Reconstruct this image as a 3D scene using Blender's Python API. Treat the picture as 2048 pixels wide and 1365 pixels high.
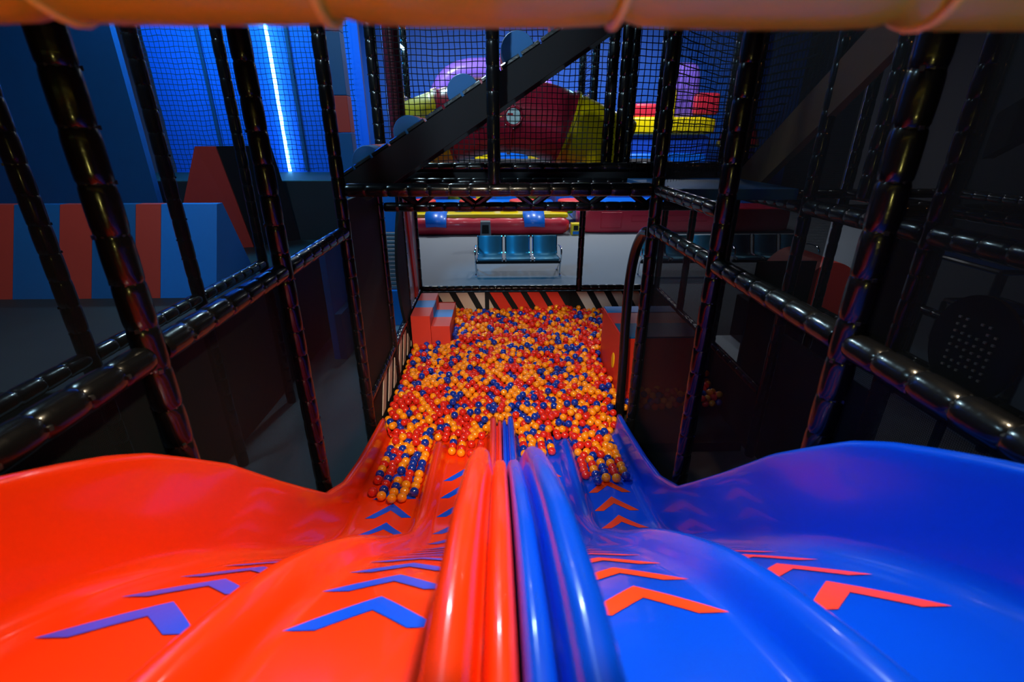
import bpy, bmesh, math, random
import numpy as np
from mathutils import Vector, Matrix, kdtree
random.seed(7); np.random.seed(7)
scene = bpy.context.scene
for o in list(bpy.data.objects): bpy.data.objects.remove(o)
COL = scene.collection
PI = math.pi
R = math.radians

# ------------------------------------------------------------------ camera, world, lights, exposure
cam_d = bpy.data.cameras.new('camera'); cam = bpy.data.objects.new('camera', cam_d); COL.objects.link(cam)
cam.location = (0, 0, 2.65); cam.rotation_euler = (R(67), 0, R(-1.7))
cam_d.sensor_width = 36; cam_d.lens = 36 * 964 / 2048; cam_d.clip_start = 0.02; cam_d.clip_end = 100
cam_d.dof.use_dof = True; cam_d.dof.focus_distance = 4.6; cam_d.dof.aperture_fstop = 2.8
scene.camera = cam
w = bpy.data.worlds.new('world'); scene.world = w; w.use_nodes = True
w.node_tree.nodes['Background'].inputs[0].default_value = (0.02, 0.03, 0.05, 1)
w.node_tree.nodes['Background'].inputs[1].default_value = 0.15
scene.view_settings.view_transform = 'Standard'; scene.view_settings.look = 'None'
scene.view_settings.exposure = 0.0; scene.view_settings.gamma = 1; scene.view_settings.use_curve_mapping = False
scene.cycles.transparent_max_bounces = 24
scene.cycles.max_bounces = 8
scene.cycles.sample_clamp_indirect = 4.0

def light(name, kind, loc, energy, color, target=None, size=0.3, size_y=None, spot=None, blend=0.5):
    d = bpy.data.lights.new(name, kind); o = bpy.data.objects.new(name, d); COL.objects.link(o)
    o.location = loc; d.energy = energy; d.color = color
    if kind == 'AREA':
        d.size = size
        if size_y: d.shape = 'RECTANGLE'; d.size_y = size_y
    else: d.shadow_soft_size = size
    if kind == 'SPOT': d.spot_size = R(spot); d.spot_blend = blend
    if target is not None:
        o.rotation_euler = (Vector(target) - Vector(loc)).to_track_quat('-Z', 'Y').to_euler()
    return o
WARM = (1.0, 0.80, 0.52)
light('slide_lamp', 'SPOT', (0.72, 1.50, 4.8), 860, WARM, (-0.02, 1.15, 1.4), 0.14, spot=56, blend=1.0)
light('pit_lamp', 'SPOT', (-0.10, 0.70, 3.75), 780, (1.0, 0.84, 0.62), (0.0, 4.3, 0.35), 0.12, spot=38, blend=0.55)
for x in (-1.2, 1.2, 3.6):
    light('bench_lamp', 'SPOT', (x, 10.4, 6.2), 120, (0.88, 0.94, 1.0), (x, 10.2, 0), 0.12, spot=95, blend=0.7)
for x in (-2.5, 1.5, 5.5):
    light('inflatable_lamp', 'AREA', (x, 16.2, 6.6), 260, (0.88, 0.95, 1.0), (x, 17.2, 0), 1.0)
light('platform_lamp', 'SPOT', (0.15, -1.0, 2.35), 15, (1.0, 0.88, 0.22), (0.0, .5, 3.0), 0.06, spot=100, blend=0.6)
light('hall_lamp', 'SPOT', (-1.6, 8.2, 6.6), 760, (0.55, 0.85, 1.0), (-1.0, 4.0, 2.3), 0.22, spot=58, blend=0.6)
light('upper_deck_fill', 'SPOT', (-1.6, -0.8, 6.2), 900, (0.62, 0.86, 1.0), (-0.1, 4.9, 2.95), 0.15, spot=24, blend=0.5)  # added cool fill, brightens the rollers and crawl tube from the front
light('blue_wash_lamp', 'AREA', (-4.2, 7.2, 5.2), 300, (0.03, 0.50, 1.0), (-4.2, 9.4, 3.0), 1.2)
light('left_bay_lamp', 'AREA', (-3.0, 2.6, 5.4), 95, (0.45, 0.78, 1.0), (-3.0, 4.4, 1.4), 0.6)
light('orange_bay_lamp', 'SPOT', (3.4, 1.0, 4.8), 40, (1.0, 0.42, 0.10), (3.6, 3.6, 2.2), 0.1, spot=80)
light('right_floor_lamp', 'SPOT', (4.3, 4.6, 4.9), 90, (0.8, 0.95, 1.0), (4.2, 5.0, 0), 0.2, spot=60)
light('blue_floor_lamp', 'SPOT', (6.5, 6.0, 4.9), 120, (0.2, 0.6, 1.0), (6.3, 5.0, 0.6), 0.2, spot=70)

# ------------------------------------------------------------------ materials
MATS = {}
def mat(name, color, rough=0.4, metal=0.0, coat=0.0, spec=0.5, noise=0.0, nscale=8.0, bump=0.0, bscale=60.0, emit=None, estr=0.0, sss=0.0):
    if name in MATS: return MATS[name]
    m = bpy.data.materials.new(name); m.use_nodes = True; nt = m.node_tree; b = nt.nodes['Principled BSDF']
    b.inputs['Base Color'].default_value = (*color, 1); b.inputs['Roughness'].default_value = rough
    b.inputs['Metallic'].default_value = metal; b.inputs['Coat Weight'].default_value = coat
    b.inputs['Coat Roughness'].default_value = 0.08; b.inputs['Specular IOR Level'].default_value = spec
    tc = nt.nodes.new('ShaderNodeTexCoord')
    if noise > 0:
        n = nt.nodes.new('ShaderNodeTexNoise'); n.inputs['Scale'].default_value = nscale; n.inputs['Detail'].default_value = 5
        nt.links.new(tc.outputs['Object'], n.inputs['Vector'])
        mx = nt.nodes.new('ShaderNodeMix'); mx.data_type = 'RGBA'
        mx.inputs[6].default_value = (*[c * (1 - noise) for c in color], 1); mx.inputs[7].default_value = (*[min(1, c * (1 + noise)) for c in color], 1)
        nt.links.new(n.outputs[0], mx.inputs[0]); nt.links.new(mx.outputs[2], b.inputs['Base Color'])
    if bump > 0:
        n2 = nt.nodes.new('ShaderNodeTexNoise'); n2.inputs['Scale'].default_value = bscale; n2.inputs['Detail'].default_value = 3
        nt.links.new(tc.outputs['Object'], n2.inputs['Vector'])
        bp = nt.nodes.new('ShaderNodeBump'); bp.inputs['Strength'].default_value = bump; bp.inputs['Distance'].default_value = 0.01
        nt.links.new(n2.outputs[0], bp.inputs['Height']); nt.links.new(bp.outputs[0], b.inputs['Normal'])
    if emit:
        b.inputs['Emission Color'].default_value = (*emit, 1); b.inputs['Emission Strength'].default_value = estr
    MATS[name] = m; return m
def net(name, color, cell, cord, veil=0.0):
    """net of crossing cords; UV is in metres"""
    m = bpy.data.materials.new(name); m.use_nodes = True; nt = m.node_tree; b = nt.nodes['Principled BSDF']; out = nt.nodes['Material Output']
    b.inputs['Base Color'].default_value = (*color, 1); b.inputs['Roughness'].default_value = 0.6; b.inputs['Specular IOR Level'].default_value = 0.1
    uv = nt.nodes.new('ShaderNodeUVMap'); sp = nt.nodes.new('ShaderNodeSeparateXYZ')
    nz = nt.nodes.new('ShaderNodeTexNoise'); nz.inputs['Scale'].default_value = 2.5
    nt.links.new(uv.outputs[0], nz.inputs['Vector'])
    wob = nt.nodes.new('ShaderNodeVectorMath'); wob.operation = 'SCALE'; wob.inputs['Scale'].default_value = cell * 0.9
    nt.links.new(nz.outputs['Color'], wob.inputs[0])
    ad = nt.nodes.new('ShaderNodeVectorMath'); ad.operation = 'ADD'
    nt.links.new(uv.outputs[0], ad.inputs[0]); nt.links.new(wob.outputs[0], ad.inputs[1]); nt.links.new(ad.outputs[0], sp.inputs[0])
    def M(op, a, bb=None):
        n = nt.nodes.new('ShaderNodeMath'); n.operation = op
        for i, v in enumerate((a, bb)):
            if v is None: continue
            if isinstance(v, (int, float)): n.inputs[i].default_value = v
            else: nt.links.new(v, n.inputs[i])
        return n.outputs[0]
    masks = []
    for k in (0, 1):
        f = M('FRACT', M('DIVIDE', sp.outputs[k], cell)); masks.append(M('LESS_THAN', f, cord / cell))
    mk = M('MAXIMUM', M('MAXIMUM', masks[0], masks[1]), veil)
    tr = nt.nodes.new('ShaderNodeBsdfTransparent'); mx = nt.nodes.new('ShaderNodeMixShader')
    nt.links.new(mk, mx.inputs[0]); nt.links.new(tr.outputs[0], mx.inputs[1]); nt.links.new(b.outputs[0], mx.inputs[2]); nt.links.new(mx.outputs[0], out.inputs[0])
    MATS[name] = m; return m

VINYL = mat('black_vinyl', (0.005, 0.005, 0.006), 0.24, coat=0.35, spec=0.35, bump=0.15, bscale=25)
TIE = mat('black_tie', (0.02, 0.02, 0.022), 0.25, coat=0.4)
YTIE = mat('yellow_tie', (0.9, 0.72, 0.15), 0.3, coat=0.3)
YPIPE = mat('yellow_vinyl', (0.50, 0.40, 0.015), 0.3, coat=0.2, bump=0.1, bscale=20)
REDP = mat('red_plastic', (0.88, 0.040, 0.002), 0.24, coat=0.55, spec=0.5)
BLUEP = mat('blue_plastic', (0.0, 0.065, 0.84), 0.24, coat=0.55, spec=0.5)
DECB = mat('blue_vinyl_print', (0.0, 0.075, 0.90), 0.35, coat=0.1)
DECR = mat('red_vinyl_print', (0.90, 0.055, 0.004), 0.35, coat=0.1)
BALLS = [mat('orange_ball', (1.0, 0.30, 0.004), 0.22, coat=0.9, spec=0.5), mat('red_ball', (0.74, 0.020, 0.008), 0.22, coat=0.9), mat('blue_ball', (0.003, 0.030, 0.36), 0.22, coat=0.9)]
CARPET = mat('grey_carpet', (0.20, 0.22, 0.25), 0.9, noise=0.25, nscale=120, bump=0.4, bscale=300)
BLACKF = mat('black_foam', (0.010, 0.011, 0.013), 0.7, spec=0.2, noise=0.2, nscale=3)
DARKM = mat('charcoal_mat', (0.016, 0.018, 0.02), 0.6, noise=0.25, nscale=5)
FOAMR = mat('red_foam', (0.70, 0.045, 0.025), 0.5, noise=0.08, nscale=3)
FOAMB = mat('blue_foam', (0.002, 0.11, 0.33), 0.5, noise=0.08, nscale=3)
FOAMLB = mat('light_blue_foam', (0.002, 0.20, 0.70), 0.5, noise=0.08, nscale=3)
CREAM = mat('cream_print_light_dots', (0.62, 0.50, 0.42), 0.45)
REDPR = mat('red_print', (0.72, 0.035, 0.015), 0.45)
CHROME = mat('chrome', (0.85, 0.87, 0.9), 0.12, metal=1)
STEEL = mat('blue_grey_steel', (0.06, 0.25, 0.36), 0.42, metal=0.35, bump=0.05, bscale=200)
BLACKM = mat('black_metal', (0.01, 0.01, 0.012), 0.35, metal=0.4)
WALLB = mat('blue_wall_paint', (0.004, 0.11, 0.62), 0.6, noise=0.12, nscale=0.6)
WALLD = mat('dark_wall_paint', (0.004, 0.035, 0.11), 0.7, noise=0.15, nscale=0.6)
WALLK = mat('black_wall_paint', (0.012, 0.011, 0.012), 0.8, noise=0.2, nscale=0.7)
INFR = mat('red_pvc', (0.66, 0.022, 0.05), 0.35, coat=0.25, bump=0.25, bscale=6)
INFY = mat('yellow_pvc', (0.90, 0.68, 0.0), 0.35, coat=0.25, bump=0.2, bscale=6)
INFB = mat('blue_pvc', (0.0, 0.16, 0.78), 0.35, coat=0.25, bump=0.2, bscale=6)
INFDB = mat('royal_blue_pvc', (0.01, 0.07, 0.50), 0.35, coat=0.25, bump=0.2, bscale=6)
INFP = mat('purple_pvc', (0.20, 0.11, 0.62), 0.35, coat=0.25, bump=0.2, bscale=6)
INFG = mat('green_pvc', (0.02, 0.40, 0.04), 0.35, coat=0.25, bump=0.2, bscale=6)
TUBER = mat('crimson_plastic', (0.36, 0.012, 0.035), 0.28, coat=0.4)
TUBEY = mat('mustard_plastic', (0.72, 0.50, 0.0), 0.35, coat=0.3)
MAROON = mat('maroon_vinyl', (0.10, 0.015, 0.03), 0.25, coat=0.4)
BROWNB = mat('brown_stringer', (0.28, 0.13, 0.05), 0.5, noise=0.3, nscale=2)
GREYPL = mat('grey_plastic', (0.12, 0.15, 0.18), 0.45)
GLASSY = mat('pale_window', (0.55, 0.70, 0.72), 0.1, coat=0.5)
PANELW = mat('grey_white_panel', (0.50, 0.50, 0.55), 0.3, noise=0.25, nscale=4, coat=0.3)
LED = mat('led_white', (1, 1, 1), emit=(0.35, 0.75, 1.0), estr=14.0)
LEDB = mat('led_blue', (1, 1, 1), emit=(0.12, 0.50, 1.0), estr=22.0)
NETFAR = net('black_cord_net', (0.008, 0.009, 0.012), 0.050, 0.0075)
NETFINE = net('fine_black_net', (0.014, 0.016, 0.018), 0.003, 0.0004, 0.10)
NETCOARSE = net('coarse_black_net', (0.01, 0.01, 0.012), 0.06, 0.014)
VEIL = net('dense_black_mesh', (0.006, 0.009, 0.010), 0.006, 0.002, 0.62)
NETBLUE = net('grey_net', (0.02, 0.03, 0.05), 0.075, 0.010)

# ------------------------------------------------------------------ builders
WL = {}      # world location of every object's origin
def empty(name, loc, label=None, cat=None, group=None):
    o = bpy.data.objects.new(name, None); COL.objects.link(o); o.location = loc; o.empty_display_size = 0.1; WL[o.name] = Vector(loc)
    if label: tag(o, label, cat, group)
    return o
def tag(o, label=None, cat=None, group=None, kind=None):
    if label: o['label'] = label
    if cat: o['category'] = cat
    if group: o['group'] = group
    if kind: o['kind'] = kind
    return o
class MB:
    def __init__(s): s.v = []; s.f = []; s.uv = {}; s.mi = []; s.cur = 0
    def quad(s, a, b, c, d, uv=None):
        n = len(s.v); s.v += [tuple(a), tuple(b), tuple(c), tuple(d)]
        if uv: s.uv[len(s.f)] = uv
        s.f.append((n, n+1, n+2, n+3)); s.mi.append(s.cur); return s
    def box(s, lo, hi, bev=0.0):
        if bev > 0: return s.rbox(lo, hi, bev)
        x0, y0, z0 = lo; x1, y1, z1 = hi; n = len(s.v)
        s.v += [(x0,y0,z0),(x1,y0,z0),(x1,y1,z0),(x0,y1,z0),(x0,y0,z1),(x1,y0,z1),(x1,y1,z1),(x0,y1,z1)]
        for f in ((0,3,2,1),(4,5,6,7),(0,1,5,4),(1,2,6,5),(2,3,7,6),(3,0,4,7)): s.f.append(tuple(n+i for i in f)); s.mi.append(s.cur)
        return s
    def rbox(s, lo, hi, r):
        """box with rounded edges"""
        bm = bmesh.new(); bmesh.ops.create_cube(bm, size=1)
        for v in bm.verts: v.co = Vector([(lo[i]+hi[i])/2 + v.co[i]*(hi[i]-lo[i]) for i in range(3)])
        bmesh.ops.bevel(bm, geom=list(bm.edges), offset=r, segments=3, profile=0.6, affect='EDGES')
        return s.frombm(bm)
    def frombm(s, bm):
        n = len(s.v); bm.verts.index_update()
        s.v += [tuple(v.co) for v in bm.verts]
        for f in bm.faces: s.f.append(tuple(n+v.index for v in f.verts)); s.mi.append(s.cur)
        bm.free(); return s
    def prism(s, poly, d):
        """closed polygon (3d points) extruded by vector d"""
        n = len(s.v); k = len(poly); d = Vector(d)
        s.v += [tuple(p) for p in poly] + [tuple(Vector(p)+d) for p in poly]
        s.f.append(tuple(range(n, n+k))[::-1]); s.f.append(tuple(range(n+k, n+2*k))); s.mi += [s.cur]*2
        for i in range(k):
            j = (i+1) % k; s.f.append((n+i, n+j, n+k+j, n+k+i)); s.mi.append(s.cur)
        return s
    def tube(s, path, rad, seg=12, caps=True, up=None):
        P = [Vector(p) for p in path]; n0 = len(s.v); N = len(P)
        rads = rad if isinstance(rad, (list, tuple)) else [rad]*N
        ref = None
        for i, p in enumerate(P):
            t = (P[min(i+1, N-1)] - P[max(i-1, 0)]).normalized()
            if ref is None:
                ref = Vector((0,0,1)) if abs(t.z) < 0.9 else Vector((1,0,0))
            a = (ref - t*ref.dot(t)).normalized(); b = t.cross(a); ref = a
            for k in range(seg):
                th = 2*PI*k/seg; s.v.append(tuple(p + (a*math.cos(th) + b*math.sin(th))*rads[i]))
        for i in range(N-1):
            for k in range(seg):
                k2 = (k+1) % seg
                s.f.append((n0+i*seg+k, n0+i*seg+k2, n0+(i+1)*seg+k2, n0+(i+1)*seg+k)); s.mi.append(s.cur)
        if caps:
            s.f.append(tuple(n0+k for k in range(seg))[::-1]); s.f.append(tuple(n0+(N-1)*seg+k for k in range(seg))); s.mi += [s.cur]*2
        return s
    def grid(s, rows):
        n = len(s.v); h = len(rows); wd = len(rows[0])
        for r in rows: s.v += [tuple(p) for p in r]
        for i in range(h-1):
            for j in range(wd-1):
                a = n+i*wd+j; s.f.append((a, a+1, a+wd+1, a+wd)); s.mi.append(s.cur)
        return s
    def puff(s, c, size, e=0.35, nu=28, nv=14):
        """inflated cushion: superellipsoid"""
        def pw(v, k): return math.copysign(abs(v)**k, v)
        rows = []
        for i in range(nv+1):
            ph = -PI/2 + PI*i/nv; row = []
            for j in range(nu+1):
                th = 2*PI*j/nu
                row.append((c[0]+size[0]/2*pw(math.cos(ph), e)*pw(math.cos(th), e), c[1]+size[1]/2*pw(math.cos(ph), e)*pw(math.sin(th), e), c[2]+size[2]/2*pw(math.sin(ph), e)))
            rows.append(row)
        return s.grid(rows)
    def build(s, name, m, parent=None, smooth=False, weld=False, thick=None):
        V = np.array(s.v, dtype=float); c = (V.min(0)+V.max(0))/2; c[2] = V[:,2].min()
        me = bpy.data.meshes.new(name); me.from_pydata([tuple(p) for p in (V-c)], [], s.f)
        for mm in (m if isinstance(m, (list, tuple)) else [m]): me.materials.append(mm)
        if len(set(s.mi)) > 1: me.polygons.foreach_set('material_index', s.mi)
        if s.uv:
            ul = me.uv_layers.new(name='UVMap')
            for fi, uvs in s.uv.items():
                for k, li in enumerate(me.polygons[fi].loop_indices): ul.data[li].uv = uvs[k]
        if smooth: me.polygons.foreach_set('use_smooth', [True]*len(me.polygons))
        if weld:
            bm = bmesh.new(); bm.from_mesh(me); bmesh.ops.remove_doubles(bm, verts=bm.verts, dist=1e-4); bmesh.ops.recalc_face_normals(bm, faces=bm.faces); bm.to_mesh(me); bm.free()
        if smooth == 'auto':
            me.set_sharp_from_angle(angle=R(35))
        me.update()
        return link(name, me, c, parent, thick)
def link(name, me, c, parent=None, thick=None):
    o = bpy.data.objects.new(name, me); COL.objects.link(o); c = Vector(c); WL[o.name] = c.copy()
    if parent is not None: o.parent = parent; o.location = c - WL[parent.name]
    else: o.location = c
    if thick:
        md = o.modifiers.new('thickness', 'SOLIDIFY'); md.thickness = thick; md.offset = -1
    return o
def struct(o): o['kind'] = 'structure'; return o
def catmull(pts, n):
    P = [np.array(p, float) for p in pts]; P = [2*P[0]-P[1]] + P + [2*P[-1]-P[-2]]; out = []
    for i in range(1, len(P)-2):
        for k in range(n):
            t = k/n; a, b, c, d = P[i-1:i+3]
            out.append(0.5*((2*b)+(-a+c)*t+(2*a-5*b+4*c-d)*t*t+(-a+3*b-3*c+d)*t**3))
    out.append(P[-2]); return out

# padded pipe: foam sleeve pinched by cable ties
TIE_CACHE = {}
def tie_mesh(r, m):
    key = (round(r, 4), m.name)
    if key in TIE_CACHE: return TIE_CACHE[key]
    b = MB(); n = 10; hw = 0.0035
    for k in range(n):
        a0, a1 = 2*PI*k/n, 2*PI*(k+1)/n
        p = lambda a, z: (math.cos(a)*r, math.sin(a)*r, z)
        b.quad(p(a0,-hw), p(a1,-hw), p(a1,hw), p(a0,hw))
    b.box((r-0.003, -0.006, -0.006), (r+0.007, 0.006, 0.006))
    me = bpy.data.meshes.new('cable_tie'); me.from_pydata(b.v, [], b.f); me.materials.append(m); TIE_CACHE[key] = me; return me
def pipe(name, p0, p1, r, parent, m=None, seg=0.14, ties=True, sides=14, tie_m=None, twist=None):
    m = m or VINYL; p0 = Vector(p0); p1 = Vector(p1); L = (p1-p0).length; n = max(1, round(L/seg)); d = (p1-p0)/L
    path = []; rad = []
    for i in range(n):
        for f, k in ((0, .90), (.07, .975), (.22, 1.0), (.5, 1.01), (.78, 1.0), (.93, .975)):
            path.append(p0 + d*L*(i+f)/n); rad.append(r*k*(1+random.uniform(-.008, .008)))
    path.append(p1); rad.append(r*.9)
    o = MB().tube(path, rad, sides).build(name, m, parent, smooth='auto')
    if ties:
        me = tie_mesh(r*.925, tie_m or TIE); q = d.to_track_quat('Z', 'X')
        for i in range(1, n):
            c = bpy.data.objects.new('cable_tie', me); COL.objects.link(c); c.parent = o
            c.rotation_mode = 'QUATERNION'; a = (twist if twist is not None else random.choice((0.4, 1.2, 2.2, 3.9))) + random.uniform(-.3, .3)
            c.rotation_quaternion = q @ Matrix.Rotation(a, 3, 'Z').to_quaternion()
            c.location = p0 + d*L*i/n - WL[o.name]
    return o
def sheet(name, pts, m, parent):
    a, b, c, d = [Vector(p) for p in pts]; lu = (b-a).length; lv = (d-a).length
    return MB().quad(a, b, c, d, uv=((0,0),(lu,0),(lu,lv),(0,lv))).build(name, m, parent)

# ------------------------------------------------------------------ the hall
struct(MB().box((-9, -3, -0.1), (12, 22, 0)).build('floor', CARPET))
struct(MB().box((-9, 21.0, 0), (12, 21.2, 7)).build('wall_back', WALLB))
struct(MB().box((-9.2, -3, 0), (-9, 22, 7)).build('wall_left', WALLD))
struct(MB().box((12, -3, 0), (12.2, 22, 7)).build('wall_right', WALLK))
struct(MB().box((-9, -3.2, 0), (12, -3, 7)).build('wall_front', WALLK))
struct(MB().box((-9, -3, 7.0), (12, 22, 7.2)).build('ceiling', WALLK))

# ------------------------------------------------------------------ the two double slides
BED = catmull([(-.35,2.0),(0,1.99),(.27,1.94),(.516,1.84),(.77,1.70),(1.025,1.506),(1.26,1.295),(1.52,1.03),(1.78,.78),(2.02,.56),(2.29,.40),(2.55,.345),(2.78,.318),(3.2,.27),(3.56,.228)], 6)
BED = np.array(BED); SEG = np.r_[0, np.cumsum(np.linalg.norm(np.diff(BED, axis=0), axis=1))]
def bed_z(y): return float(np.interp(y, BED[:,0], BED[:,1]))
def bed_s(s):
    """point and unit normal on the bed at arc length s (y, z, ny, nz)"""
    y = np.interp(s, SEG, BED[:,0]); z = np.interp(s, SEG, BED[:,1])
    y2 = np.interp(s+.03, SEG, BED[:,0]); z2 = np.interp(s+.03, SEG, BED[:,1]); y1 = np.interp(s-.03, SEG, BED[:,0]); z1 = np.interp(s-.03, SEG, BED[:,1])
    t = np.array([y2-y1, z2-z1]); t /= np.linalg.norm(t); return y, z, -t[1], t[0]
TOPY = [-.5, 0, .4, .62, .80, .92, 1.05, 1.17, 1.31, 1.49, 1.63, 1.78, 2.0, 2.24, 2.54, 2.85, 3.2, 3.7]; TOPZ = [2.25, 2.24, 2.18, 2.11, 2.03, 1.97, 1.90, 1.82, 1.70, 1.54, 1.39, 1.23, 1.005, .765, .605, .53, .475, .41]
def wall_h(y, z, ny, nz):
    """height of the side wall square to the bed, so that its top follows the rim profile"""
    lo, hi = .02, .8
    for _k in range(30):
        h = (lo+hi)/2
        if z + nz*h < np.interp(y+ny*h, TOPY, TOPZ): lo = h
        else: hi = h
    return h
def arc(cx, r, top, a0, a1, n):
    return [(cx + r*math.cos(R(a)), top - r + r*math.sin(R(a))) for a in np.linspace(a0, a1, n)]
def section(hw, hd, he):
    """cross-section of the red slide from its outer lip to the middle seam; he fades the divider out"""
    p = [(-1.048, hw-.13), (-1.047, hw-.075)] + arc(-1.034, .014, hw-.05, 170, 60, 4)
    p += [(-1.026, hw-.062)] + arc(-1.003, .022, hw, 165, 5, 8)
    p += [(-.980, hw-.06), (-.973, hw*.5), (-.968, .07)]
    p += [(-.968 + .065*(1-math.cos(R(a))), .065*(1-math.sin(R(a)))) for a in (10, 30, 50, 70, 90)]
    p += [(-.80, 0), (-.70, 0), (-.60, 0), (-.575, .002)]
    for k in range(1, 12):
        u = -.57 + .14*k/12; p.append((u, he*hd*(math.sin(PI*k/12)**0.8)))
    p += [(-.425, .002), (-.40, 0), (-.30, 0), (-.20, 0)]
    p += [(-.165 + .065*math.cos(R(a))-.0, .065*(1-math.sin(R(a)))) for a in (90, 70, 50, 30, 10)]
    p += [(-.092, hw*.5), (-.083, hw-.06)] + arc(-.055, .025, hw, 178, 10, 8)
    p += [(-.028, hw-.065), (-.023, hw-.080), (-.018, hw-.066)] + arc(-.001, .017, hw-.035, 165, 15, 5) + [(.017, hw-.07), (.018, hw-.14)]
    return p
def make_slide(name, m, label, mirror, dec_m, dec_label, off):
    th = empty(name, (0.015 + (0.52 if mirror else -0.53), 1.6, 0), label, 'slide')
    fx = (lambda x: 0.038 - x) if mirror else (lambda x: x)
    rows = []
    ss = np.linspace(0, SEG[-1], 96)
    for s in ss:
        y, z, ny, nz = bed_s(s); hw = wall_h(y, z, ny, nz); hd = np.interp(y, [0, 1.5, 2.6, 3.6], [.085, .08, .095, .10])
        he = np.interp(y, [-9, 3.34, 3.42], [1, 1, 0])
        rows.append([(fx(x), y + ny*h, z + nz*h) for x, h in section(hw, hd, he)][::-1 if mirror else 1])
    # rounded mouth at the lower end
    y, z, ny, nz = bed_s(SEG[-1])
    b = MB().grid(rows); o = b.build('slide_bed', m, th, smooth=True, thick=0.012)
    # support legs under the platform
    for x in (-.9, -.2):
        MB().tube([(fx(x), -.2, 0), (fx(x), -.2, 1.93)], .04, 12).build('support_leg', BLACKM, th, smooth='auto')
        MB().tube([(fx(x), 1.0, 0), (fx(x), 1.0, 1.45)], .04, 12).build('support_leg', BLACKM, th, smooth='auto')
    s0 = np.interp(.645 + off, BED[:,0], SEG)
    for cx in (-.735, -.272):
        s = s0
        while np.interp(s, SEG, BED[:,0]) < 3.05:
            b = MB(); hwid = .150; cut = .062; tip = .165; inn = .085
            for sg in (-1, 1):
                rws = []
                for k in range(7):
                    f = k/6
                    # lower edge runs from (hwid-cut,0) to (0,inn); upper edge from (hwid,0) to (0,tip)
                    lo = (sg*(hwid-cut)*(1-f), inn*f); hi = (sg*hwid*(1-f), tip*f); row = []
                    for g in (0, .5, 1):
                        u = lo[0]+(hi[0]-lo[0])*g; q = s + lo[1]+(hi[1]-lo[1])*g
                        y, z, ny, nz = bed_s(q); row.append((fx(cx+u), y+ny*.0025, z+nz*.0025))
                    rws.append(row)
                b.grid(rws)
            b.build('arrow_marking', dec_m, th, weld=True)['label'] = dec_label
            s += .212
    return th
make_slide('wave_slide', REDP, 'glossy red two-lane wave slide with blue arrow markings, running into the ball pit', False, DECB, 'blue chevron arrow', 0.0)
make_slide('wave_slide', BLUEP, 'glossy blue two-lane wave slide with red arrow markings, running into the ball pit', True, DECR, 'red chevron arrow', 0.025)
# platform behind the slide tops
struct(MB().box((-1.05, -2.6, 1.86), (1.08, -.36, 1.98)).build('platform_deck', BLACKF))

# ------------------------------------------------------------------ yellow overhead bar
t = empty('overhead_bar', (0, .5, 2.73), 'yellow padded overhead bar with cable ties above the slide tops', 'padded bar')
pb = pipe('padded_bar', (-1.57, .47, 2.800), (1.31, .50, 2.805), .066, t, YPIPE, seg=.24, ties=False, sides=28)
for k, x in enumerate((-.85, -.61, -.37, -.13, .11, .35, .59, .83)):
    sl = (.25, -.2, -.30, .16, .12, -.34, .2, -.2)[k]
    ring = [(x + sl*.066*math.sin(a), .485+.064*math.cos(a), 2.802+.064*math.sin(a)) for a in np.linspace(0, 2*PI, 25)]
    tb = MB().tube(ring, .0042, 6)
    tb.box((x-.008, .415, 2.786), (x+.008, .426, 2.802)); tb.tube([(x, .418, 2.79), (x+.014, .404, 2.772), (x+.02, .398, 2.752)], .003, 6)
    tb.build('cable_tie', YTIE, pb, smooth='auto')
for x in (-1.50, 1.25):
    pipe('bar_post', (x, .48, 0), (x, .48, 2.74), .05, t, VINYL, ties=False)

# ------------------------------------------------------------------ black padded frames
G = [.30, 1.42, 2.45, 3.54, 4.65, 5.6, 6.55]
XL, XR, XLL, XRR = -1.10, 1.14, -2.25, 2.25
PR = .046
TOP = 4.5
def frame_side(x, label, rail_z, outx, mesh_hi, mesh_lo, ys=(.30, 1.42, 2.45, 3.54)):
    t = empty('climbing_frame', (x, ys[1], 0), label, 'play frame')
    for y in ys: pipe('padded_post', (x, y, 0), (x, y, TOP), PR, t)
    for a, b in zip(ys[:-1], ys[1:]):
        pipe('padded_rail', (x, a+PR*.7, rail_z), (x, b-PR*.7, rail_z), PR, t, twist=1.5)
        a2 = .60 if a < .5 else a
        if mesh_hi: sheet('net_panel', [(x+outx, a2, rail_z), (x+outx, b, rail_z), (x+outx, b, TOP), (x+outx, a2, TOP)], mesh_hi, t)
        mlo = NETFINE if (x > 0 and a > 1 and a < 2) else mesh_lo
        if mlo: sheet('mesh_panel', [(x+outx, a, .02), (x+outx, b, .02), (x+outx, b, rail_z), (x+outx, a, rail_z)], mlo, t)
    return t
frame_side(XL, 'black padded pipe frame with mesh panels along the left side of the red slide', 2.015, -.02, NETFINE, VEIL)
frR = frame_side(XR, 'black padded pipe frame with mesh panels along the right side of the blue slide', 2.03, .02, NETFINE, VEIL)
pipe('padded_rail', (XR, 2.5, 2.30), (XR, 3.5, 2.30), PR*.9, frR)
tL = empty('climbing_frame', (XLL, 3.0, 0), 'black padded frame behind the left mesh, in front of the striped foam barrier', 'play frame')
for y in (1.42, 2.47, 3.54, 4.62): pipe('padded_post', (XLL, y, 0), (XLL, y, TOP), PR, tL, ties=y < 4)
for a, b in ((.4, 1.42), (1.42, 2.47), (2.47, 3.54), (3.54, 4.62)): pipe('padded_rail', (XLL, a+.03, 1.53), (XLL, b-.03, 1.53), PR, tL, ties=False)
tR = empty('climbing_frame', (XRR, 3.0, 0), 'dark padded frame with a sloping stair board, right of the blue slide behind the mesh', 'play frame')
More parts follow.
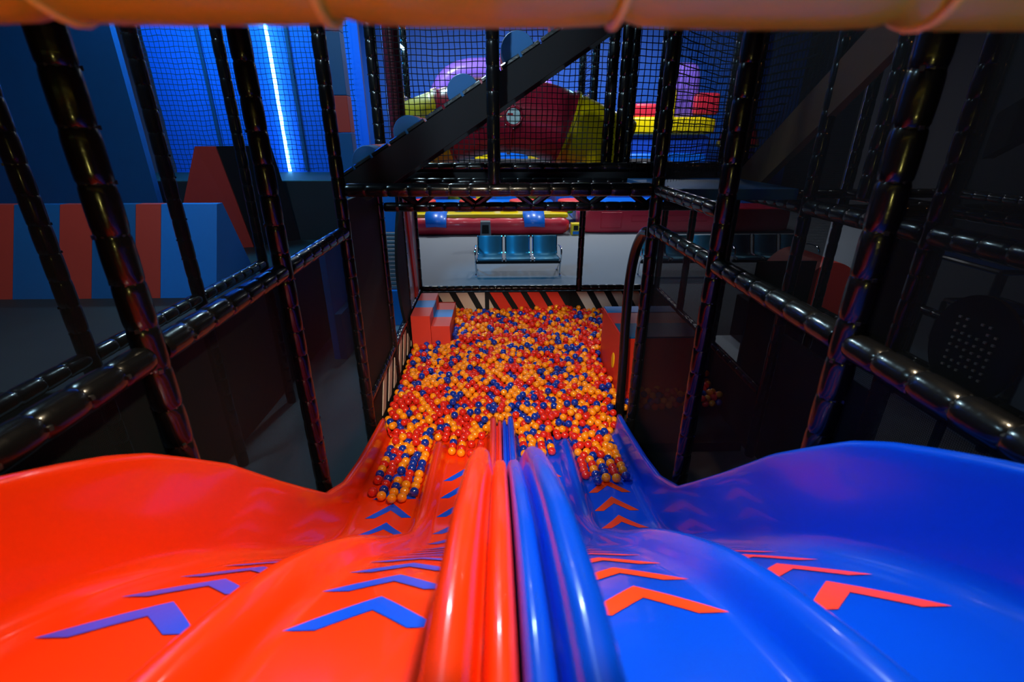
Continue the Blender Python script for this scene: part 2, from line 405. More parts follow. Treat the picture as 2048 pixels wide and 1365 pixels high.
for y in (1.42, 2.45, 3.54, 4.65): pipe('padded_post', (XRR, y, 0), (XRR, y, TOP), PR, tR, ties=y < 3)
for a, b in ((.4, 1.42), (1.42, 2.45), (2.45, 3.54), (3.54, 4.65)): pipe('padded_rail', (XRR, a+.03, 2.18), (XRR, b-.03, 2.18), PR*1.3, tR, ties=False)
MB().prism([(XRR-.03, 4.45, 2.12), (XRR-.03, 4.62, 2.36), (XRR-.03, 2.55, 3.75), (XRR-.03, 2.55, 3.43)], (.06, 0, 0)).build('stair_board', BROWNB, tR)
MB().prism([(XRR+.12, 2.45, 2.55), (XRR+.12, 2.45, 2.75), (XRR+.12, .9, 3.75), (XRR+.12, .9, 3.5)], (.06, 0, 0)).build('stair_board', BLACKF, tR)
sheet('net_panel', [(XRR, 4.60, 2.36), (XRR, 2.55, 3.75), (XRR, 2.55, 4.5), (XRR, 4.60, 4.5)], NETCOARSE, tR)

# portal over the far end of the slides
t = empty('portal_frame', (0, 3.54, 2.30), 'black padded crossbar with an upright post above the start of the ball pit', 'play frame')
pipe('padded_rail', (XL+.05, 3.54, 2.305), (XR-.05, 3.54, 2.305), PR, t, twist=1.3)
pipe('padded_post', (-.02, 3.54, 2.345), (-.02, 3.54, TOP), PR*.95, t)

# truss and upper deck
t = empty('truss_beam', (.5, 4.65, 2.0), 'black zigzag truss beam under the upper deck across the ball pit', 'truss')
pipe('chord', (XL+.05, 4.65, 2.045), (XRR, 4.65, 2.045), PR*.92, t)
pipe('chord', (XL+.05, 4.65, 2.26), (XRR, 4.65, 2.26), PR*.92, t, ties=False)
k = 0; x = XL+.10
while x < XRR-.3:
    a, b = ((2.06, 2.25) if k % 2 else (2.25, 2.06))
    MB().tube([(x, 4.65, a), (x+.262, 4.65, b)], .034, 10).build('web_brace', VINYL, t, smooth='auto'); x += .262 + .005; k += 1
deck = MB().box((XL-.05, 4.72, 2.22), (XRR+.1, 5.62, 2.345), .01).build('upper_deck', BLACKF)
tag(deck, 'black padded upper deck edge above the truss', 'deck')
rear = MB().box((XL-.25, 6.60, 2.225), (XRR+.1, 7.7, 2.345), .01).build('upper_deck', BLACKF)
tag(rear, 'black rear deck carrying the lit netted cage behind the crawl tube', 'deck')
t = empty('deck_rail', (0, 4.72, 2.345), 'low black padded rail lying along the upper deck edge', 'rail')
pipe('padded_rail', (XL, 4.78, 2.385), (XRR, 4.78, 2.385), PR*.9, t)

# pit frame: back and side rails, posts, striped boards
t = empty('pit_barrier', (.5, 6.55, 0), 'black framed ball pit barrier with cream, black and red diagonal stripes, at the back', 'barrier')
pipe('padded_rail', (XL+.04, 6.55, .68), (XR-.04, 6.55, .68), .040, t, twist=1.5, seg=.115)
pipe('padded_rail', (XR+.04, 6.55, .68), (XRR, 6.55, .68), .040, t, twist=1.5, seg=.115)
for x in (XL, XR, XRR): pipe('padded_post', (x, 6.55, 0), (x, 6.55, 2.22), .042, t, ties=False)
MB().box((XL+.04, 6.50, 0), (XRR, 6.54, .64)).build('backing_board', BLACKF, t)
def stripes(x0, x1, z0, z1, y, m, parent, pitch=.245, wd=.145, lean=.20, dirn=-1):
    x = x0
    while x + wd <= x1 + .001:
        # leaning like a backslash
        MB().prism([(x, y, z1), (x+wd, y, z1), (x+wd+lean, y, z0), (x+lean, y, z0)], (0, dirn*.006, 0)).build('stripe', m, parent); x += pitch
stripes(-.85, -.15, .30, .635, 6.50, CREAM, t, pitch=.256, wd=.16, lean=.17)
stripes(-.12, .93, .30, .635, 6.50, REDPR, t, pitch=.262, wd=.17)
stripes(1.10, 2.0, .30, .635, 6.50, CREAM, t)
for x in (-.16, 1.06): MB().box((x-.03, 6.485, .02), (x+.03, 6.50, .64)).build('board_post', BLACKF, t)
t = empty('pit_barrier', (XL, 5.0, 0), 'low black barrier with cream diagonal stripes along the left of the ball pit', 'barrier')
pipe('padded_rail', (XL, 3.59, .60), (XL, 6.50, .67), .034, t, twist=.6, seg=.10)
MB().box((XL-.03, 3.6, 0), (XL+.005, 6.5, .58)).build('backing_board', BLACKF, t)
y = 4.1
while y < 6.2:
    MB().prism([(XL+.005, y, .57), (XL+.005, y+.14, .57), (XL+.005, y-.06, .25), (XL+.005, y-.2, .25)], (.006, 0, 0)).build('stripe', CREAM, t); y += .27

# left wall of the pit: posts, black mat, curved grab pipe, printed panel
t = empty('pit_side_frame', (XL, 5.0, 0), 'black frame left of the ball pit with a curved entry edge and a printed panel', 'play frame')
for y in (4.65, 5.62): pipe('padded_post', (XL, y, 0), (XL, y, 2.22), PR*.9, t, ties=True)
MB().box((XL-.03, 3.60, 0), (XL+.0, 4.60, 2.22), .008).build('black_mat', BLACKF, t)
hoop = [(XL, 5.55, 1.98), (XL, 5.35, 1.85), (XL, 5.18, 1.6), (XL, 5.08, 1.3), (XL, 5.12, .95), (XL, 5.3, .6), (XL, 5.5, .35)]
poly = [tuple(p) for p in catmull(hoop, 5)] + [(XL, 5.6, .35), (XL, 5.6, 1.98)]
MB().prism(poly, (.03, 0, 0)).build('curved_edge_panel', BLACKF, t)
MB().box((XL-.012, 5.66, .66), (XL+.005, 6.50, 2.2)).build('printed_panel', PANELW, t)
lens = [(5.92, 2.08), (6.02, 2.12), (6.08, 1.9), (6.14, 1.5), (6.22, 1.1), (6.26, .85), (6.27, .70), (6.10, .70), (6.08, .9), (6.02, 1.2), (5.96, 1.5), (5.90, 1.85)]
MB().prism([(XL+.006, a, b) for a, b in lens], (.02, 0, 0)).build('red_cutout', REDPR, t)
t = empty('entry_hoop', (XR, 3.8, 0), 'curved black padded hoop at the right edge of the ball pit', 'hoop')
path = catmull([(XR, 3.60, 1.99), (XR, 3.76, 1.95), (XR, 3.93, 1.78), (XR, 4.02, 1.50), (XR, 4.02, 1.1), (XR, 3.97, .7), (XR, 3.92, .05)], 6)
MB().tube([tuple(p) for p in path], .042, 14).build('hoop_pipe', VINYL, t, smooth='auto')
t = empty('pit_side_frame', (XRR, 5.0, 0), 'dark padded posts and rail on the far right of the ball pit behind mesh', 'play frame')
for y in (4.65, 5.6): pipe('padded_post', (XRR, y, 0), (XRR, y, 2.2), PR*.9, t, ties=False)
pipe('padded_rail', (XRR, 3.59, .62), (XRR, 6.5, .66), .04, t, ties=False)
MB().box((XRR, 3.6, 0), (XRR+.03, 6.5, .6)).build('backing_board', BLACKF, t)
pit_floor = MB().box((XL+.05, 3.60, 0.0), (XRR-.05, 6.48, .10), .01).build('pit_floor', DARKM); struct(pit_floor)

# ------------------------------------------------------------------ foam steps in the pit
def striped_step(parent, name, x0, x1, y0, y1, z0, z1, cuts, ms):
    MB().box((x0, y0, z0), (x1, y1, z1-.004), .008).build(name, FOAMR, parent)
    for (a, b), m in zip(cuts, ms): MB().box((x0+.002, a, z1-.012), (x1-.002, b, z1)).build('top_pad', m, parent)
t = empty('foam_steps', (-.81, 5.85, 0), 'red foam steps with blue bands standing in the left of the ball pit', 'foam steps')
cuts = [(5.40, 5.72), (5.72, 6.00), (6.00, 6.32)]
striped_step(t, 'high_step', -1.045, -.815, 5.40, 6.32, 0, .69, cuts, (FOAMR, FOAMLB, FOAMR))
striped_step(t, 'low_step', -.812, -.585, 5.40, 6.32, 0, .56, cuts, (FOAMR, FOAMLB, FOAMR))
MB().box((-.815, 5.72, .555), (-.809, 6.0, .69)).build('riser_pad', FOAMB, t)
t = empty('foam_box', (1.5, 4.7, 0), 'tall red foam box with blue top at the right edge of the ball pit', 'foam box')
MB().box((1.19, 4.25, 0), (1.95, 5.15, .86), .012).build('box_body', REDPR, t)
MB().box((1.20, 4.95, .855), (1.95, 5.15, .875)).build('top_pad', FOAMLB, t)
MB().box((1.20, 4.25, .855), (1.95, 4.62, .872)).build('top_pad', FOAMB, t)
MB().box((1.20, 4.62, .855), (1.95, 4.95, .870)).build('top_pad', FOAMR, t)
b = MB(); b.tube([(1.192, 4.50, .47), (1.182, 4.50, .47)], .001, 20)
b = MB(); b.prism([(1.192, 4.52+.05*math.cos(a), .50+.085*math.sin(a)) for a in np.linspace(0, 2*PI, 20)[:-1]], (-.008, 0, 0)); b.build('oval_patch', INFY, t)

# ------------------------------------------------------------------ balls
BR = .0335
def surf(x, y): return .36 + .035*(y-3.6) + .02*math.sin(x*3.1+y*1.7) + .015*math.sin(y*4.3-x*2.2)
class _: pass
def in_box(x, y):
    if -1.05-BR < x < -.58+BR and 5.40-BR < y < 6.33: return True
    if 1.185-BR < x < 1.96 and 4.24-BR < y < 5.16+BR: return True
    return False
pts = []; lane_id = []; rank = {}
# rows lying in the lanes
LANES = [(-.93, -.565, 2.62), (-.43, -.125, 3.22), (.155, .455, 3.20), (.595, .96, 2.80), (-.565, -.43, 3.49), (.46, .595, 3.49)]
for li, (xa, xb, ya) in enumerate(LANES):
    n = int((xb-xa-.004) // (2*BR+.002)); pitch = (xb-xa)/n
    for c in range(n):
        y = ya + random.uniform(0, .055) + (0.05 if li in (0, 3) and c in (0, n-1) else 0)
        rk = 0
        while y < 3.58:
            if random.random() > .04:
                rank[len(pts)] = (c, rk, n); rk += 1
                pts.append([xa+pitch*(c+.5)+random.uniform(-.003, .003), y, 0]); lane_id.append(li)
            y += 2*BR + random.choice((0.0015, .003, .006, .012))
nl = len(pts)
row = 0; y = 3.63
while y < 6.46:
    x = XL + .09 + (row % 2)*BR
    xmax = XR-.1 if y < 4.0 else XRR-.1
    while x < xmax:
        for layer in (0, 1, 2):
            px, py = x+random.uniform(-.02, .02) + layer*.03, y+random.uniform(-.02, .02)+layer*.02
            if not in_box(px, py) and py < 6.46 and px < xmax:
                if layer == 2 and random.random() > .45: continue
                pts.append([px, py, surf(px, py) - .115 + layer*.054 + random.uniform(-.01, .01)]); lane_id.append(-1)
        x += 2*BR + .004
    y += 2*BR*.90; row += 1
# a loose second layer over the lowest metre of the lanes
for li, (xa, xb, ya) in enumerate(LANES):
    for k in range(26 if li in (0, 3) else 10):
        y = random.uniform(max(ya+.35, 3.18), 3.6); pts.append([random.uniform(xa+.05, xb-.05), y, bed_z(min(y, 3.55))+BR*2.8]); lane_id.append(10+li)
P = np.array(pts); LID = np.array(lane_id); N = len(P)
BEDN = {}
for it in range(40):
    kd = kdtree.KDTree(N)
    for i in range(N): kd.insert(P[i], i)
    kd.balance()
    I = []; J = []
    for i in range(N):
        for co, j, d in kd.find_range(P[i], 2*BR):
            if j > i: I.append(i); J.append(j)
    I = np.array(I, int); J = np.array(J, int)
    for sub in range(3):
        if len(I):
            D = P[J]-P[I]; L = np.linalg.norm(D, axis=1); L[L < 1e-6] = 1e-6; ov = np.clip(2*BR - L, 0, None)
            C = D/L[:,None]*(ov*.5*.8)[:,None]; np.subtract.at(P, I, C*.6); np.add.at(P, J, C*.6)
    pit = LID == -1
    P[pit, 2] -= .0022
    fl = np.array([surf(p[0], p[1])-.135 for p in P])
    P[pit, 2] = np.maximum(P[pit, 2], fl[pit])
    P[pit, 1] = np.clip(P[pit, 1], 3.60, 6.50-BR-.006); P[pit, 0] = np.clip(P[pit, 0], XL+.03+BR, XRR-.05-BR)
    # keep out of the foam pieces
    for (x0, x1, y0, y1) in ((-1.05, -.585, 5.40, 6.33), (1.185, 1.955, 4.24, 5.16)):
        ins = (P[:,0] > x0-BR) & (P[:,0] < x1+BR) & (P[:,1] > y0-BR) & (P[:,1] < y1+BR)
        for i in np.where(ins)[0]:
            c = [(P[i,0]-(x0-BR), 0, x0-BR), ((x1+BR)-P[i,0], 0, x1+BR), (P[i,1]-(y0-BR), 1, y0-BR), ((y1+BR)-P[i,1], 1, y1+BR)]
            c = [q for q in c if not (q[1] == 0 and (q[2] < XL+.03+BR or q[2] > XRR-.05-BR))]
            q = min(c); P[i, q[1]] = q[2]
    for i in np.where(LID >= 0)[0]:
        li = LID[i] % 10; xa, xb, ya = LANES[li]
        P[i,0] = min(max(P[i,0], xa+BR), xb-BR); P[i,1] = max(P[i,1], ya)
        if LID[i] >= 10: P[i,2] -= .004
        y = min(P[i,1], 3.56); s = np.interp(y, BED[:,0], SEG); yy, zz, ny, nz = bed_s(s)
        if LID[i] < 10 and P[i,1] < 3.56: P[i,2] = zz + BR/nz*1.0 + .001
        else: P[i,2] = max(P[i,2], zz + BR/nz + .001)
# colour in loose clusters
def cnoise(p, s, o): return math.sin(p[0]*s+o)+math.sin(p[1]*s*1.3+o*2.1)+math.sin((p[0]+p[1])*s*.7+o*3.3)
colour = []
for p in P:
    a = cnoise(p, 9, 1.0)*.10; b = cnoise(p, 8, 4.0)*.09; r = random.random()
    po = .43 + a; pr = .37 + b
    pbl = .20
    r *= (po+pr+pbl); colour.append(0 if r < po else (1 if r < po+pr else 2))
def ico(sub):
    bm = bmesh.new(); bmesh.ops.create_icosphere(bm, subdivisions=sub, radius=BR)
    v = np.array([list(q.co) for q in bm.verts]); bm.verts.index_update(); f = np.array([[q.index for q in fc.verts] for fc in bm.faces]); bm.free(); return v, f
IV, IF = ico(3)
ball_me = []
for m in BALLS:
    me = bpy.data.meshes.new('ball'); me.from_pydata([tuple(v) for v in IV], [], [tuple(f) for f in IF]); me.materials.append(m)
    me.polygons.foreach_set('use_smooth', [True]*len(me.polygons)); ball_me.append(me)
# nearest visible balls become things of their own
cz = np.array([0, 0, 2.65]); vis = []
kd = kdtree.KDTree(N)
for i in range(N): kd.insert(P[i], i)
kd.balance()
for i in range(N):
    d = Vector(cz-P[i]); dist = d.length; d.normalize(); cover = 0
    for co, j, dd in kd.find_range(P[i], .16):
        if j == i: continue
        q = Vector(P[j]-P[i]); along = q.dot(d)
        if along > .012:
            off = (q - d*along).length
            if off < 2*BR: cover += (1-off/(2*BR))
    if cover < 1.3 and not (P[i,0] > XR and P[i,1] < 5): vis.append((dist, i))
vis.sort(); single = set(i for d, i in vis[:300])
CN = ['orange', 'red', 'blue']
LN = ['the outer lane of the red slide', 'the inner lane of the red slide', 'the inner lane of the blue slide', 'the outer lane of the blue slide', 'the red slide divider tip', 'the blue slide divider tip']
for i in sorted(single, key=lambda q: P[q, 1]):
    o = bpy.data.objects.new('play_ball', ball_me[colour[i]]); COL.objects.link(o); o.location = P[i]
    if i in rank:
        c, rk, n = rank[i]; ORD = 'first second third fourth fifth sixth seventh eighth ninth tenth eleventh twelfth thirteenth fourteenth fifteenth sixteenth'.split()
        tag(o, '%s ball, %s from the top in column %s from left, %s' % (CN[colour[i]], ORD[rk], ('one', 'two', 'three', 'four', 'five')[c], ('red slide outer lane', 'red slide inner lane', 'blue slide inner lane', 'blue slide outer lane', 'red slide divider tip', 'blue slide divider tip')[LID[i]]), 'ball', '%s balls on %s' % (CN[colour[i]], LN[LID[i]]))
    elif LID[i] >= 0: tag(o, '%s plastic ball atop others at the foot of %s' % (CN[colour[i]], LN[LID[i] % 10]), 'ball', '%s balls on %s' % (CN[colour[i]], LN[LID[i] % 10]))
    else:
        zn = 'past the red slide outer lane' if P[i,0] < -.5 else 'past the red slide inner lane' if P[i,0] < .02 else 'past the blue slide inner lane' if P[i,0] < .53 else 'past the blue slide outer lane'
        tag(o, 'glossy %s plastic ball in the ball pit just %s' % (CN[colour[i]], zn), 'ball', '%s balls in the pit %s' % (CN[colour[i]], zn))
rest = [i for i in range(N) if i not in single]
nv = len(IV); nf = len(IF); K = len(rest)
V = (IV[None]+P[rest][:,None]).reshape(-1, 3); F = (IF[None]+(np.arange(K)*nv)[:,None,None]).reshape(-1, 3)
me = bpy.data.meshes.new('ball_pit_filling'); me.vertices.add(len(V)); me.vertices.foreach_set('co', V.ravel())
me.loops.add(F.size); me.loops.foreach_set('vertex_index', F.ravel().astype(np.int32)); me.polygons.add(len(F)); me.polygons.foreach_set('loop_start', (np.arange(len(F))*3).astype(np.int32))
for m in BALLS: me.materials.append(m)
me.polygons.foreach_set('material_index', np.repeat([colour[i] for i in rest], nf).astype(np.int32)); me.polygons.foreach_set('use_smooth', np.ones(len(F), bool)); me.update(calc_edges=True); me.validate()
o = bpy.data.objects.new('ball_pit_filling', me); COL.objects.link(o)
tag(o, 'mass of orange, red and blue plastic balls filling the pit behind the slides', 'balls', kind='stuff')

# ------------------------------------------------------------------ roller ramp above the portal
t = empty('roller_ramp', (-.3, 3.9, 2.3), 'sloping black ramp with blue foam rollers rising to the right above the crossbar', 'roller ramp')
RA, RB = Vector((-1.12, 0, 2.30)), Vector((1.0, 0, 3.56)); rd = (RB-RA).normalized(); rn = Vector((-rd.z, 0, rd.x))
for y in (3.68, 4.52):
    MB().prism([tuple(RA+rn*.06+Vector((0,y,0))), tuple(RA-rn*.10+Vector((.12,y,0))), tuple(RB-rn*.10+Vector((0,y,0))), tuple(RB+rn*.06+Vector((0,y,0)))], (0, .06, 0)).build('side_beam', BLACKF, t)
L = (RB-RA).length; n = 16
for i in range(n):
    a = RA+rd*L*(i+.06)/n+rn*.07; b = RA+rd*L*(i+.94)/n+rn*.07
    MB().tube([(a.x, 3.715, a.z), (b.x, 3.715, b.z)], .022, 8).build('edge_padding', VINYL, t, smooth='auto')
for k, (x, z) in enumerate(((-.936, 2.478), (-.62, 2.675), (-.225, 2.935), (.15, 3.19), (.53, 3.43))):
    r = .115
    ro = MB().tube([(x, 3.755, z), (x, 3.77, z), (x, 4.49, z), (x, 4.505, z)], [r*.96, r, r, r*.96], 28).build('roller', FOAMB, t, smooth='auto')
    for ya in (3.95, 4.28): MB().tube([(x, ya, z), (x, ya+.14, z)], r+.002, 28, caps=True).build('red_band', FOAMR, ro, smooth='auto')

# ------------------------------------------------------------------ upper level behind the ramp: nets, posts, crawl tube
t = empty('upper_cage', (0, 6.6, 2.35), 'black netted cage with lit top edges on the upper deck around the crawl tube', 'net cage')
for x in (-1.24, 1.20):
    for y in (6.6, 7.6): pipe('padded_post', (x, y, 2.35), (x, y, 4.4), PR, t, ties=False)
    MB().tube([(x, 6.62, 3.74), (x, 7.6, 3.74)], .018, 8).build('led_tube', LED, t)
    pipe('padded_rail', (x, 6.62, 3.12), (x, 7.58, 3.12), .04, t, ties=False)
    sheet('net_panel', [(x, 6.6, 3.1), (x, 7.6, 3.1), (x, 7.6, 3.74), (x, 6.6, 3.74)], NETFAR, t)
    MB().box((x-.01, 6.62, 2.36), (x+.01, 7.58, 3.1)).build('grey_panel', GREYPL, t)
sheet('net_panel', [(XL, 5.05, 2.35), (XR, 5.05, 2.35), (XR, 5.05, 4.4), (XL, 5.05, 4.4)], NETFAR, t)
for x in (XL-.02, XR-.06, XR+.06): pipe('padded_post', (x, 5.05, 2.35), (x, 5.05, 4.4), PR*1.1, t, ties=x < 0)
t = empty('round_column', (-1.02, 5.3, 2.35), 'thick dark maroon padded column on the upper deck left of the crawl tube', 'column')
MB().tube([(-.99, 5.35, 2.35), (-.99, 5.35, 4.4)], .085, 20).build('column_body', MAROON, t, smooth='auto')
MB().tube([(-.99, 5.35, 2.35), (-.99, 5.35, 2.41)], .11, 20).build('column_foot', BLACKF, t, smooth='auto')

t = empty('crawl_tube', (0, 6.1, 2.2), 'arched crimson crawl tube with mustard yellow ends and round windows behind the net', 'crawl tube')
cl = catmull([(-1.06, 6.1, 2.58), (-.90, 6.1, 2.64), (-.65, 6.1, 2.73), (-.2, 6.1, 2.84), (.15, 6.1, 2.87), (.5, 6.1, 2.82), (.85, 6.1, 2.71), (1.16, 6.1, 2.58), (1.4, 6.1, 2.45)], 6)
cl = [Vector(p) for p in cl]
def sub_tube(i0, i1, m, nm):
    path = cl[i0:i1+1]; rad = [.395]*len(path)
    MB().tube([tuple(p) for p in path], rad, 36, caps=False).build(nm, m, t, smooth='auto', thick=.012)
    for p, q in ((path[0], path[1]), (path[-1], path[-2])):
        d = (q-p).normalized()*.03; MB().tube([tuple(p), tuple(p+d)], .418, 36).build('flange', m, t, smooth='auto')
sub_tube(0, 13, TUBEY, 'yellow_section'); sub_tube(13, 24, TUBER, 'red_section'); sub_tube(24, 35, TUBER, 'red_section'); sub_tube(35, 48, TUBEY, 'yellow_section')
for px, pz in ((.185, 2.85), (-.235, 2.83)):
    c = Vector((px, 6.1-.405, pz))
    MB().tube([tuple(c+Vector((0,.012,0))), tuple(c-Vector((0,.012,0)))], .078, 24).build('window', GLASSY, t, smooth='auto')
    ring = [(px+.092*math.cos(a), 5.69, pz+.092*math.sin(a)) for a in np.linspace(0, 2*PI, 25)]
    rg = MB().tube(ring, .012, 8).build('window_ring', TUBER, t, smooth=True)
    for a in np.linspace(0, 2*PI, 9)[:-1]:
        MB().puff((px+.118*math.cos(a), 5.70, pz+.118*math.sin(a)), (.016, .016, .016), 1.0, 8, 5).build('bolt', CHROME, rg, smooth=True)

# right upper cage with nets
t = empty('upper_cage', (1.9, 3.9, 2.3), 'black netted cage on the right upper level above the hoop', 'net cage')
for x, y in ((XR+.32, 4.7), (XR+.95, 4.7), (XR+.30, 5.7), (XRR, 3.0)): pipe('padded_post', (x, y, 2.3), (x, y, TOP), PR, t, ties=False)
sheet('net_panel', [(XR+.06, 4.70, 2.35), (XRR, 4.70, 2.35), (XRR, 4.70, TOP), (XR+.06, 4.70, TOP)], NETFAR, t)
sheet('net_panel', [(XR+.05, 3.54, 2.35), (XRR, 4.70, 2.35), (XRR, 4.70, TOP), (XR+.05, 3.54, TOP)], NETFAR, t)
MB().box((XR+.05, 3.60, 2.22), (XRR-.05, 4.60, 2.30), .008).build('blue_lit_deck', FOAMB, t)  # blue colour stands in for the blue light on the net floor
MB().box((XR+.05, 4.70, 3.85), (XRR, 4.74, 4.5)).build('top_panel', GREYPL, t)

# ------------------------------------------------------------------ benches
def bench(loc, label):
    bx, by, _z = loc; t = empty('waiting_bench', loc, label, 'bench', 'steel waiting benches'); W = 1.76
    MB().box((bx+.03, by-.10, .285), (bx+W-.03, by-.03, .355)).build('beam', BLACKM, t)
    sw = .50; gap = (W-.12-3*sw)/2
    prof = catmull([(-.15, .355), (-.175, .385), (-.15, .405), (.02, .39), (.22, .375), (.295, .40), (.34, .48), (.40, .64), (.44, .745), (.455, .74)], 4)
    for k in range(3):
        x0 = bx+.06+k*(sw+gap); rows = [[(x0, by+p[0], p[1]), (x0+sw, by+p[0], p[1])] for p in prof]
        so = MB().grid(rows).build('seat', STEEL, t, smooth='auto', thick=.008)
        for xe in (x0, x0+sw): MB().tube([(xe, by+p[0], p[1]) for p in prof], .014, 8).build('seat_edge', CHROME, so, smooth='auto')
    for xs in (bx+.02, bx+W-.02):
        lg = MB(); lg.tube([tuple(p) for p in catmull([(xs, by-.02, .015), (xs, by+.02, .05), (xs, by+.0, .18), (xs, by-.06, .32)], 4)], .018, 10)
        lg.tube([tuple(p) for p in catmull([(xs, by+.52, .015), (xs, by+.44, .05), (xs, by+.18, .2), (xs, by-.06, .32)], 4)], .018, 10)
        lg.build('leg', CHROME, t, smooth='auto')
        MB().tube([tuple(p) for p in catmull([(xs, by-.06, .33), (xs, by-.12, .38), (xs, by-.14, .50), (xs, by-.06, .58), (xs, by+.2, .59), (xs, by+.36, .56)], 5)], .016, 10).build('armrest', CHROME, t, smooth='auto')
        for fy in (by-.03, by+.53): MB().tube([(xs, fy, 0), (xs, fy, .025)], .03, 12).build('foot', CHROME, t, smooth='auto')
bench((-.47, 9.66, 0), 'three-seat steel waiting bench in full view on the grey carpet behind the pit')
bench((2.86, 9.60, 0), 'three-seat steel waiting bench half hidden by the curved hoop and mesh on the right')
bench((4.75, 9.62, 0), 'steel waiting bench farthest right, seen through dark mesh')

# small things by the inflatable
t = empty('floor_box', (-.3, 12.2, 0), 'grey plastic box stand with a dark opening behind the bench', 'box stand')
MB().prism([(-.45, 12.05, 0), (-.15, 12.05, 0), (-.18, 12.15, .70), (-.42, 12.15, .70)], (0, .25, 0)).build('body', GREYPL, t)
MB().prism([(-.39, 12.11, .42), (-.21, 12.11, .42), (-.22, 12.135, .63), (-.38, 12.135, .63)], (0, .02, 0)).build('opening', BLACKM, t)
t = empty('air_blower', (2.26, 14.15, 0), 'small yellow air blower between the two red inflatables', 'blower')
MB().box((2.14, 14.05, 0), (2.40, 14.35, .33), .02).build('body', INFY, t)
MB().box((2.20, 14.035, .15), (2.33, 14.06, .28)).build('intake', BLACKM, t)
MB().box((2.18, 14.03, .03), (2.36, 14.06, .12)).build('plate', FOAMLB, t)

# ------------------------------------------------------------------ inflatables
def lumpy(path, rad, seams, seg=20):
    """inflated tube pinched at its seams"""
    p0, p1 = Vector(path[0]), Vector(path[1]); pts = []; rr = []; n = seams*6
    for i in range(n+1):
        f = i/n; k = (i % 6)/6; pts.append(tuple(p0.lerp(p1, f))); e = min(i, n-i); cap = 1 if e >= 3 else (0.55, .82, .95)[e]
        rr.append(rad*cap*(.955+.045*abs(math.sin(PI*k))**.5))
    return MB().tube(pts, rr, seg)
t = empty('inflatable_course', (-.2, 14.4, 0), 'low inflatable course with a red front tube, yellow top and blue flaps', 'inflatable')
lumpy([(-2.9, 14.25, .255), (2.08, 14.30, .255)], .262, 9).build('front_tube', INFR, t, smooth=True)
MB().puff((-.4, 14.50, .53), (4.95, .62, .15), .25).build('yellow_top', INFY, t, smooth=True)
MB().box((-3.0, 14.7, .02), (2.0, 18.2, .55), .08).build('blue_bed', INFB, t)
for i, x in enumerate((-1.75, 1.05)):
    b = MB(); rows = []
    for k in range(9):
        f = k/8; y = 14.72 - .78*f if f < .55 else 14.29-.35*math.sin((f-.55)/.45*PI/2)-.02
        z = .63 if f < .5 else .63-.36*((f-.5)/.5)**1.5
        rows.append([(x-.30+.02*math.sin(k), y, z), (x, y-.01, z+.015), (x+.30, y, z+.01*math.cos(k*2))])
    b.grid(rows).build('blue_flap', INFB, t, smooth=True, thick=.015)
for i, (x, m) in enumerate(((-2.6, INFR), (-2.2, INFG), (-1.0, INFB), (-.35, INFB), (.35, INFY), (-.62, INFY), (1.85, INFR), (2.0, INFG))):
    MB().puff((x, 14.84+.03*(i % 2), .66), (.55, .5, .28), .4, 20, 10).build('cushion', m, t, smooth=True)
for i in range(14):
    x = -2.6+i*.36; MB().puff((x, 15.6, .58), (.30, 1.0, .10), .4, 16, 8).build('bed_quilt', INFB, t, smooth=True)
t2 = empty('inflatable_course', (5.2, 14.6, 0), 'big plain red inflatable block with outlined patches behind the second bench', 'inflatable')
MB().puff((5.6, 14.95, .36), (6.3, 1.2, .72), .16, 48, 16).build('red_block', INFR, t2, smooth=True)
for (xa, xb, za, zb) in ((3.05, 3.65, .16, .60), (3.95, 6.2, .34, .50)):
    lp = [(xa, 14.345, za), (xb, 14.345, za), (xb, 14.345, zb), (xa, 14.345, zb), (xa, 14.345, za)]
    for a, b in zip(lp[:-1], lp[1:]): MB().tube([a, b], .012, 6).build('patch_seam', INFR, t2)
MB().box((2.6, 15.5, .02), (8.6, 18.2, .6), .08).build('blue_bed', INFB, t2)
for k, x in enumerate((-2.46, -.82, .84, 2.45)):
    where = ('leftmost', 'second from the left', 'third from the left', 'rightmost')[k]
    t = empty('stepping_disc', (x, 16.5, .55), 'round red foam stepping disc on blue inflatable, %s in the row' % where, 'disc', 'red stepping discs on the blue inflatable')
    MB().tube([(x, 16.5, .56), (x, 16.5, .585), (x, 16.5, .70), (x, 16.5, .725)], [.40, .44, .44, .41], 28).build('disc_pad', FOAMR, t, smooth='auto')
    MB().tube([(x, 16.5, .55), (x, 16.5, .565)], .5, 28).build('disc_base', DARKM, t, smooth='auto')
for x in (-1.6, .05, 1.7):
    o = MB().tube([(x, 16.0, .55), (x, 16.0, .60), (x, 16.0, .62)], [.42, .42, .38], 24).build('foam_pad', DARKM, smooth='auto')
    tag(o, 'flat dark round pad between the red stepping discs, %s' % {-1.6: 'left one', .05: 'middle one', 1.7: 'right one'}[x], 'pad', 'dark round pads on the blue inflatable')
